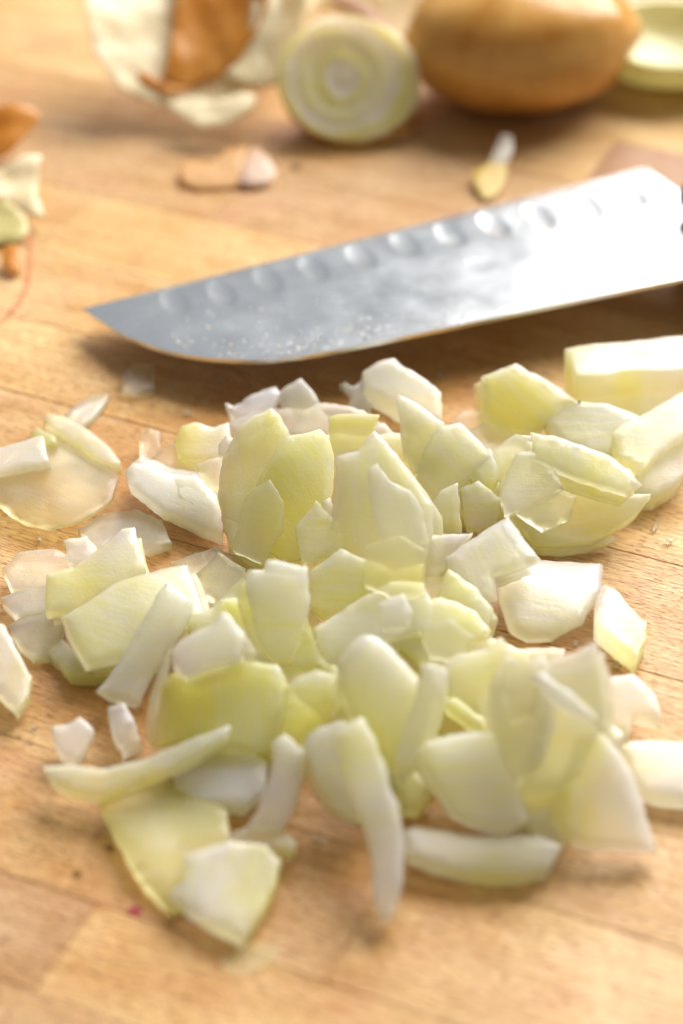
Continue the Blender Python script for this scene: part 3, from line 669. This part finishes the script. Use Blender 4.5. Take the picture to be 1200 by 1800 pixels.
STUCK = {   # pieces whose neighbouring layer of the bulb still clings to their underside: pixel shift of the lower layer
 'large green curved': (-14, 12), 'cream wedge wedged': (10, 14), 'big glassy': (-22, 4), 'arched green': (-10, 16), 'tall pale green': (14, 22), 'large yellow-green': (-12, 26),
 'large peaked': (20, 22), 'rounded pale slice': (16, 18), 'upright wedge': (14, 14), 'pale flap': (-14, 22), 'green-yellow slice': (10, 14), 'broad pale green': (18, 18),
 'green-ended slice': (12, 16), 'long creamy slab': (-6, 26), 'large rounded yellow': (16, 16), 'broad yellow sheet': (14, 22), 'upright white and green': (-18, 16), 'milky upright': (-10, 22),
 'sturdy pale': (20, 14), 'pale yellow chunk': (-10, 16), 'white sheet with': (14, 16), 'pale slice between': (8, 18), 'wide pinkish': (-14, 8), 'shiny white': (8, -10), 'thin whitish strip': (12, 4)}
for lab, ol, kw in PIECES:
    ob = slab('onion_piece', ol, **kw)
    tag(ob, lab, 'onion piece', 'pieces of chopped onion heaped on the board')
    for key, (dx, dy) in STUCK.items():
        if lab.startswith(key):
            mx_, my_ = sum(p[0] for p in ol) / len(ol), sum(p[1] for p in ol) / len(ol)
            k2 = dict(kw)
            k2['base'] = max(.1, kw.get('base', .3) - kw.get('t', .3) - .03)
            k2['t'] = .22; k2['edge'] = .03; k2['rim'] = -.1
            a_, b_, c_ = kw.get('tint', (.3, .3, 0))
            k2['tint'] = (b_ + .15, a_ + .1, c_)
            slab('inner_layer', [(mx_ + (x - mx_) * .97 + dx, my_ + (y - my_) * .97 + dy) for x, y in ol], parent=ob, **k2)
# ------------------------------------------------------------------ the knife
KT, KH, KS = on_board(145, 541, .60), on_board(1135, 293, 1.05), on_board(1200, 488, 1.40)
ES = (KH - KT).normalized()
EW = ((KS - KT) - ES * (KS - KT).dot(ES)).normalized()
KN = EW.cross(ES).normalized()
if KN.z < 0: KN = -KN
LEN = (KH - KT).length
def kp(px, py):
    """photo pixel -> (along, across) on the blade plane"""
    d = ray(px, py)
    t = (KT - CAMP).dot(KN) / d.dot(KN)
    P = CAMP + d * t - KT
    return P.dot(ES), P.dot(EW)
SP = [kp(*p) for p in [(145, 541), (175, 563), (220, 590), (270, 611), (330, 625), (400, 632), (470, 633), (550, 623), (650, 603), (800, 572), (1000, 530), (1200, 488)]]
sl = (SP[-1][1] - SP[-3][1]) / (SP[-1][0] - SP[-3][0])
END = LEN + 3.2
def spine(s):
    if s <= 0: return 0.0
    if s >= SP[-1][0]: return SP[-1][1] + sl * (s - SP[-1][0])
    for (a, wa), (b, wb) in zip(SP, SP[1:]):
        if a <= s <= b:
            return wa + (wb - wa) * (s - a) / (b - a)
    return SP[-1][1]
def spine_s(s):      # smoothed
    return max(0.0, sum(spine(s + d) for d in (-.3, -.15, 0, .15, .3)) / 5) if s > .5 else spine(s)
DIM = [kp(*p) for p in [(307, 528), (389, 511), (470, 488), (550, 468), (631, 447), (710, 426), (788, 410), (865, 392), (944, 377), (1028, 359), (1106, 340)]]
knife = empty('kitchen_knife', on_board(700, 450, 1.0))
tag(knife, 'steel kitchen knife with dimpled blade and black handle lying flat beyond the chopped onion', 'knife')
NS, NW = 400, 76
verts, faces = [], []
for i in range(NS + 1):
    s = LEN * (i / NS)
    W = max(.01, spine_s(s))
    for j in range(NW + 1):
        f = j / NW
        ww = W * f
        h = 0.0
        if ww < .11: h -= (.11 - ww) * .45                # cutting bevel
        e_ = W - ww
        for ds, dw in DIM:
            a, b = (s - ds - (dw - ww) * .05) / .28, (ww - dw - .10) / .64
            r2 = a * a + b * b
            if r2 < 1.35:
                h -= .021 * max(0.0, 1 - r2 / 1.1) ** .8
        verts.append(KT + ES * s + EW * ww + KN * h)
n1 = len(verts)
for i in range(NS + 1):
    s = LEN * (i / NS)
    W = max(.01, spine_s(s))
    for j in range(NW + 1):
        ww = W * j / NW
        th = .02 + .07 * min(1, W / 2.2) * (j / NW)
        verts.append(KT + ES * s + EW * ww - KN * th)
for i in range(NS):
    for j in range(NW):
        a, b, c, d = i * (NW + 1) + j, i * (NW + 1) + j + 1, (i + 1) * (NW + 1) + j + 1, (i + 1) * (NW + 1) + j
        faces.append((a, b, c, d)); faces.append((n1 + d, n1 + c, n1 + b, n1 + a))
for i in range(NS):
    a, b = i * (NW + 1), (i + 1) * (NW + 1)
    faces.append((a, b, n1 + b, n1 + a))
    a, b = a + NW, b + NW
    faces.append((b, a, n1 + a, n1 + b))
for j in range(NW):
    a = NS * (NW + 1) + j
    faces.append((a, a + 1, n1 + a + 1, n1 + a))
blade = link('blade', verts, faces, STEEL, knife, True, knife.location / CM)
blade.data.set_sharp_from_angle(angle=R(32))

def prism(name, prof, z0, z1, mat, parent, bev=.0, org=None):
    """Closed outline in blade coordinates (along, across), from z0 to z1 along the blade normal, with rounded edges."""
    m = len(prof)
    cx = sum(p[0] for p in prof) / m; cy = sum(p[1] for p in prof) / m
    lv = [(z0, bev), (z0 + bev * .3, bev * .3), (z0 + bev, 0), (z1 - bev, 0), (z1 - bev * .3, bev * .3), (z1, bev)]
    vs, fs = [], []
    for z, ins in lv:
        for (a, b) in prof:
            d = Vector((a - cx, b - cy)); L = d.length
            d = d * (max(0, L - ins * 1.3) / L) if L > 0 else d
            vs.append(KT + ES * (cx + d.x) + EW * (cy + d.y) + KN * z)
    for q in range(len(lv) - 1):
        for i in range(m):
            j = (i + 1) % m
            fs.append((q * m + i, q * m + j, (q + 1) * m + j, (q + 1) * m + i))
    fs.append(tuple(range(m - 1, -1, -1))); fs.append(tuple((len(lv) - 1) * m + i for i in range(m)))
    ob = link(name, vs, fs, mat, parent, True, org if org is not None else parent.location / CM)
    bm = bmesh.new(); bm.from_mesh(ob.data); bmesh.ops.recalc_face_normals(bm, faces=bm.faces); bm.to_mesh(ob.data); bm.free()
    ob.data.set_sharp_from_angle(angle=R(50))
    return ob
hs, hw = kp(1192, 378)
wS = spine(LEN + 1)
# heel side of the blade running under the handle
prism('tang', [(LEN, hw - .35), (LEN + .8, hw + .1), (END, hw + .25), (END + 8.5, hw + .6), (END + 8.5, wS - .5), (END, wS - .1), (LEN, spine_s(LEN))], -.16, -.004, STEEL, knife, .01)
top_ = [(hs, hw), (hs + .35, hw - .12), (hs + 2, hw - .05), (hs + 5, hw + .25), (hs + 9, hw + .1), (hs + 11.5, hw - .15), (hs + 12.3, hw + .6), (hs + 12.2, wS - .6), (hs + 10, wS - .25), (hs + 5, wS - .35), (hs + 2.6, wS - .15), (hs + 2.0, wS - .5), (hs + .9, hw + 1.1)]
prism('handle_scale', top_, .004, .85, BLACK, knife, .3)
prism('handle_scale', top_, -1.05, -.168, BLACK, knife, .3)
RIV = mat_plain('rivet_steel', (.6, .6, .62), .3, 1.0)
for ds in (3.0, 6.0, 9.0):
    c_ = (hs + ds, (hw + wS) / 2)
    prism('rivet', [(c_[0] + .28 * math.cos(q * math.pi / 12), c_[1] + .28 * math.sin(q * math.pi / 12)) for q in range(24)], .80, .862, RIV, knife, .01)
# juice droplets on the blade, many along the spine side near the tip
def dome(c, r, up_, h, vs, fs, seg=10, rings=3):
    a_ = ES; b_ = up_.cross(a_)
    base = len(vs)
    for q in range(rings):
        an = (q / rings) * math.pi / 2
        for i in range(seg):
            th = i / seg * 2 * math.pi
            vs.append(c + (a_ * math.cos(th) + b_ * math.sin(th)) * r * math.cos(an) + up_ * h * math.sin(an))
    vs.append(c + up_ * h)
    for q in range(rings - 1):
        for i in range(seg):
            j = (i + 1) % seg
            fs.append((base + q * seg + i, base + q * seg + j, base + (q + 1) * seg + j, base + (q + 1) * seg + i))
    for i in range(seg):
        fs.append((base + (rings - 1) * seg + i, base + (rings - 1) * seg + (i + 1) % seg, base + rings * seg))
    fs.append(tuple(base + i for i in range(seg - 1, -1, -1)))
vs, fs = [], []
rd = random.Random(11)
for q in range(190):
    if q < 120:
        s = 1.7 + abs(rd.gauss(0, 1)) * 2.2 + rd.random() * 2
        ww = spine_s(s) - .1 - abs(rd.gauss(0, .5))
    else:
        s = rd.uniform(.8, 7.5); ww = rd.uniform(.4, 1) * (spine_s(s) - .2)
    if s > 9 or ww < .3 or ww > spine_s(s) - .08: continue
    if any(((s - a) / .3)**2 + ((ww - b) / .66)**2 < 1.1 for a, b in DIM): continue
    dome(KT + ES * s + EW * ww + KN * .001, rd.choice([.018, .022, .03, .04, .055]), KN, rd.uniform(.008, .016), vs, fs)
dr = link('droplets', vs, fs, WATER, knife, True, knife.location / CM)
tag(dr, kind='stuff')

# ------------------------------------------------------------------ skins and cut ends beyond the knife
THIN = dict(t=.025, edge=.01, grid=.22, step=14, under=1.0, clear=0)
def skin(lab, ol, cat='onion skin', name='onion_skin', group=None, **kw):
    a = dict(THIN); a.update(kw)
    ob = slab(name, ol, **a)
    tag(ob, lab, cat, group)
    return ob
# upper left: the big cream peel, curled like a bowl, with brown layers in it
peel = empty('onion_peel', on_board(330, 120, .2))
tag(peel, 'curled cream onion peel holding an orange brown layer, at the top left of the board', 'onion peel')
def part_(parent, name, ol, mat, **kw):
    a = dict(THIN); a.update(kw)
    return slab(name, ol, mat=mat, parent=parent, **a)
def part(name, ol, mat, **kw): return part_(peel, name, ol, mat, **kw)
part('outer_layer', [(148, -70), (152, 30), (165, 88), (205, 148), (262, 178), (300, 192), (352, 221), (408, 213), (448, 186), (450, 166), (420, 160), (490, 148), (520, 80), (540, 0), (530, -70)], CREAM, base=.3, gy=.6, k=-.26, kd=0, t=.06, crumple=.12)
part('inner_layer', [(196, -70), (196, 30), (215, 80), (250, 118), (292, 138), (318, 60), (328, -70)], GREYISH, base=.95, gy=.7, k=-.25, kd=0, crumple=.10)
part('inner_layer', [(312, -70), (306, 30), (300, 90), (284, 140), (310, 150), (345, 150), (392, 128), (415, 112), (436, 80), (462, 30), (486, -70)], ORANGE, base=1.0, gy=.7, k=-.3, kd=0, crumple=.14, fib=95)
part('inner_layer', [(445, -70), (440, 40), (420, 100), (395, 132), (440, 150), (490, 120), (515, 40), (520, -70)], CREAM, base=1.1, gy=.65, k=.3, kd=0, crumple=.12)
part('torn_strip', [(192, 86), (208, 100), (250, 125), (296, 146), (345, 158), (300, 164), (250, 146), (214, 120)], ORANGE, base=.95, gy=.6, t=.04)
part('folded_lip', [(292, 178), (330, 170), (380, 178), (425, 166), (452, 168), (446, 188), (408, 214), (352, 222), (318, 202)], CREAM, base=.62, gy=.35, t=.06, crumple=.10)
skin('pale rounded peel flap between the curled cream peel and the ringed onion end', [(440, -70), (455, 20), (440, 90), (420, 150), (452, 165), (485, 150), (505, 80), (560, 20), (570, -70)], mat=CREAM, base=.4, gy=.8, k=.25, kd=0, t=.08, crumple=.1)
skin('creamy yellow peel behind the ringed onion end, at the top edge', [(540, -80), (545, 20), (600, 25), (660, 45), (700, 90), (735, 120), (748, 60), (760, -80)], mat=CREAM, base=.6, gy=.9, k=.2, kd=0, t=.1, crumple=.12)
skin('small reddish brown peel tip above the ringed onion end', [(575, 0), (600, -12), (650, 12), (690, 45), (672, 55), (620, 30)], mat=PINKISH, base=2.3, gy=.9, crumple=.08)

# the ringed onion end: a cut-off cap of the bulb
rc = (612, 137)
ol = [(rc[0] + 126 * math.cos(a) - 10 * math.sin(a), rc[1] + 109 * math.sin(a) + 16 * math.cos(a)) for a in [i / 40 * 2 * math.pi for i in range(40)]]
onion_end = empty('onion_end', on_board(612, 200, .2))
tag(onion_end, 'round cut onion end showing pale green rings, propped left of the brown onion', 'onion end')
def rings(a, b):
    r = math.sqrt((a * 1.05 + .12)**2 + (b * 1.0 - .05)**2) + .22 * noise.noise(Vector((a * .8, b * .8, 3)))
    v = .52 + .20 * math.cos(r * 2 * math.pi / .52) + (.35 if r > 1.55 else 0)
    if .55 < r < .85: v += .35
    if r < .45: v = .1
    return v
def ringh(a, b):
    r = math.sqrt((a * 1.05 + .12)**2 + (b - .05)**2) + .22 * noise.noise(Vector((a * .8, b * .8, 3)))
    return .016 * math.cos(r * 2 * math.pi / .52)
slab('cut_face', ol, base=.35, gx=-.12, gy=1.0, t=.28, tfun=rings, hfun=ringh, grid=.09, parent=onion_end, under=.97, tint=(.6, .6, 0), clear=0, jit=.02, step=12)
slab('root_side', [(rc[0] + (x - rc[0]) * .96, rc[1] + (y - rc[1]) * .96 + 13) for x, y in ol], base=.06, gx=-.12, gy=1.0, t=.9, parent=onion_end, under=.55, mat=BROWN, clear=0, edge=.12)
skin('brown torn skin edge sticking out under the lower right of the ringed onion end', [(655, 240), (700, 222), (738, 190), (742, 205), (715, 238), (668, 252)], mat=BROWN, base=.12, gy=.2, t=.08)

# generic bulb part: a patch of an ellipsoid with thickness
def bulb(name, c, rad, th0, th1, ph0, ph1, mat, parent, t=.12, squash=1.0, wob=.04, seg=48, rg=28, lean=0, tint=.6):
    vs, fs, uvs = [], [], []
    for lay in (0, 1):
        for i in range(rg + 1):
            ph = R(ph0 + (ph1 - ph0) * i / rg)
            for j in range(seg + 1):
                th = R(th0 + (th1 - th0) * j / seg)
                d = Vector((math.cos(ph) * math.cos(th), math.cos(ph) * math.sin(th), math.sin(ph)))
                rr_ = 1 + wob * noise.noise(d * 2.1 + c * .3)
                p = Vector((d.x * (rad[0] - lay * t), d.y * (rad[1] - lay * t), d.z * (rad[2] - lay * t))) * rr_
                p = Matrix.Rotation(R(lean), 3, 'Y') @ p
                p += c
                p.z = max(p.z, .02 + lay * .03)
                vs.append(p); uvs.append((i * .16, j * .045))
    N = (rg + 1) * (seg + 1)
    for i in range(rg):
        for j in range(seg):
            a = i * (seg + 1) + j
            fs.append((a, a + 1, a + seg + 2, a + seg + 1)); fs.append((N + a + seg + 1, N + a + seg + 2, N + a + 1, N + a))
    for j in range(seg):
        fs.append((j + 1, j, N + j, N + j + 1)); a = rg * (seg + 1) + j; fs.append((a, a + 1, N + a + 1, N + a))
    if abs(th1 - th0) < 359:
        for i in range(rg):
            a = i * (seg + 1); b = a + seg + 1
            fs.append((a, b, N + b, N + a)); a += seg; b += seg; fs.append((b, a, N + a, N + b))
    ob = link(name, vs, fs, mat, parent, True, parent.location / CM)
    me = ob.data
    ul = me.uv_layers.new(name='uv'); fl = []
    for lp in me.loops: fl += uvs[lp.vertex_index]
    ul.data.foreach_set('uv', fl)
    for nm, v in (('tint', tint), ('clear', 0.0)):
        at = me.attributes.new(nm, 'FLOAT', 'POINT'); at.data.foreach_set('value', [v] * len(me.vertices))
    return ob
cb = on_board(914, 66, 1.75)
half = empty('brown_onion', Vector((cb.x, cb.y, 0)))
tag(half, 'glossy brown skinned onion half at the top, right of the ringed onion end', 'onion half')
bulb('brown_skin', cb, (2.98, 2.5, 1.78), 0, 360, -88, 88, BROWN, half, t=.06, lean=-4, wob=.045)
cg = on_board(1182, 62, 1.15)
cup = empty('onion_cup', Vector((cg.x, cg.y, 0)))
tag(cup, 'hollow pale green onion layer with a light rim, at the top right corner', 'onion layer')
bulb('cup_wall', cg, (2.25, 2.1, 1.15), 0, 360, -88, 4, FLESH, cup, t=.22, wob=.05)

# scraps of skin lying on the wood
G = 'scraps of onion skin scattered on the board'
skin('orange and pink scrap of skin lying alone between the curled peel and the knife', [(315, 300), (325, 288), (370, 290), (400, 262), (435, 258), (428, 300), (450, 312), (410, 328), (350, 332), (318, 322)], mat=AMBER, base=.08, gy=.10, group=G, crumple=.05)
skin('shiny pale pink scrap against the right end of the orange scrap', [(428, 300), (440, 262), (455, 262), (472, 276), (487, 300), (475, 318), (450, 328), (420, 322)], mat=PINKISH, base=.12, gy=.2, group=G, k=.2)
skin('white upper scrap of the pair behind the knife, below the brown onion', [(858, 282), (868, 262), (880, 235), (898, 238), (900, 262), (886, 292), (866, 296)], mat=GREYISH, base=.2, gy=.4, group=G)
skin('golden yellow lower scrap of the pair, its foot hidden behind the knife', [(830, 300), (858, 284), (892, 288), (884, 320), (868, 345), (848, 350), (834, 330)], mat=GOLD, base=.10, gy=.2, group=G)
skin('bright orange skin flake highest at the left edge', [(-30, 190), (20, 185), (58, 190), (72, 205), (45, 240), (20, 268), (-30, 290)], mat=ORANGE, base=.3, gy=.5, group=G, crumple=.15, k=.2, kd=0)
skin('crumpled cream flake with a torn lower edge at the left edge', [(-30, 300), (18, 285), (45, 268), (72, 268), (66, 300), (64, 340), (82, 384), (50, 378), (20, 355), (-30, 345)], mat=CREAM, base=.3, gy=.5, group=G, crumple=.2)
skin('olive flake under the crumpled cream flake at the left edge', [(-30, 345), (15, 352), (45, 375), (52, 405), (30, 425), (-30, 428)], mat=OLIVE, base=.15, gy=.3, group=G, crumple=.1)
skin('small orange flake lowest at the left edge, under the olive flake', [(2, 436), (25, 428), (42, 440), (42, 468), (25, 484), (6, 470)], mat=ORANGE, base=.12, gy=.3, group=G, crumple=.05)

# marks on the wood: thin sheets just proud of it, parts of the block
def mark(name, pts, mat, closed=True, z=.018, label=None):
    P = [on_board(x, y, z) for x, y in pts]
    cen = sum(P, Vector()) / len(P)
    ob = link(name, [cen] + P, [(0, i + 1, (i + 1) % len(P) + 1) for i in range(len(P))], mat, block, False, cen)
    if ob.data.polygons[0].normal.z < 0: ob.data.flip_normals()
    if label: ob['label'] = label
    return ob
RED = mat_stain('faded_red_stain', (.62, .12, .09), .42)
BEET = mat_stain('beet_stain', (.42, .02, .10), .9)
DARK = mat_stain('dark_spot', (.12, .06, .03), .7)
arc = [(52, 395), (57, 430), (58, 465), (52, 500), (38, 535), (15, 562), (-15, 578)]
up_ = refine([(x, y) for x, y in arc] + [(x - 9, y - (3 if i > 3 else 0)) for i, (x, y) in reversed(list(enumerate(arc)))], 12)
P = [on_board(p[0], p[1], .02) for p in up_]
h_ = len(P) // 2
vv = P[:h_] + list(reversed(P[h_:2 * h_]))
fs = [(i, i + 1, h_ + i + 1, h_ + i) for i in range(h_ - 1)]
o_ = link('ring_stain', vv, fs, RED, block, False, vv[0]); o_['label'] = 'faded red ring stain on the wood'
if o_.data.polygons[0].normal.z < 0: o_.data.flip_normals()
def blob(x, y, a, b): return [(x + a * math.cos(i / 12 * 6.283) * (1 + .2 * noise.noise(Vector((i, x, 0)))), y + b * math.sin(i / 12 * 6.283)) for i in range(12)]
mark('stain_spot', blob(238, 1601, 12, 8), BEET, label='small purple spot')
mark('stain_spot', blob(136, 1536, 9, 7), DARK, label='small dark spot')
mark('stain_spot', blob(521, 293, 11, 6), DARK, label='small dark spot')
mark('stain_spot', blob(195, 1120 + 370, 8, 6), DARK)
JU = mat_stain('onion_juice_film', (.80, .74, .42), .4)
mark('juice_smear', [(385, 1690), (420, 1668), (470, 1658), (497, 1668), (470, 1700), (430, 1715), (400, 1712)], JU, label='faint dried juice smear')


# ------------------------------------------------------------------ tiny crumbs left by the knife
rc2 = random.Random(23)
CRUMBS = [
 (70, 945, 9, 'tiny clear crumb on bare wood just below the clear round membrane at the left'),
 (388, 668, 8, 'tiny crumb in the knife shadow above the jagged feathery scrap'),
 (772, 655, 8, 'tiny clear crumb in the knife shadow right of the cream wedge'),
 (345, 975, 8, 'tiny crumb on bare wood between the left-hand group and the tall green face'),
 (1085, 1165, 8, 'tiny crumb just below the single oblong white chip at the right'),
 (60, 1275, 7, 'tiny crumb on bare wood left of the small white angular chip'),
 (560, 1475, 11, 'small crumb in the shade between the pinkish white bar and the long finger slice'),
 (1010, 1128, 9, 'tiny crumb under the white rounded shell at the right'),
 (1150, 925, 8, 'tiny wet crumb on bare wood right of the big glassy fan'),
 (1176, 948, 6, 'smallest wet crumb on bare wood at the right edge beyond the oblong chip'),
 (330, 725, 8, 'tiny crumb on bare wood behind the yellow-ended piece'),
 (655, 1462, 9, 'tiny crumb touching the right side of the long finger slice'),
]
for x, y, sz, lab in CRUMBS:
    n_ = rc2.randint(4, 6); ph = rc2.uniform(0, 6.28); st_ = rc2.uniform(.45, .9); an = rc2.uniform(0, 3.14)
    ol = []
    for i in range(n_):
        q = ph + i / n_ * 6.283 + rc2.uniform(-.25, .25)
        u, v = sz * math.cos(q), sz * st_ * math.sin(q)
        ol.append((x + u * math.cos(an) - v * math.sin(an), y + (u * math.sin(an) + v * math.cos(an)) * .75))
    th_ = rc2.uniform(.05, .10)
    ob = slab('onion_crumb', ol, base=th_ + .015, gx=rc2.uniform(-.1, .1), gy=rc2.uniform(-.1, .2), t=th_, tint=(rc2.uniform(-.1, .3), rc2.uniform(0, .4), 0), clear=rc2.uniform(.1, .3), jit=.03, step=4, grid=.08)
    tag(ob, lab, 'onion crumb', 'tiny onion crumbs scattered by the knife')
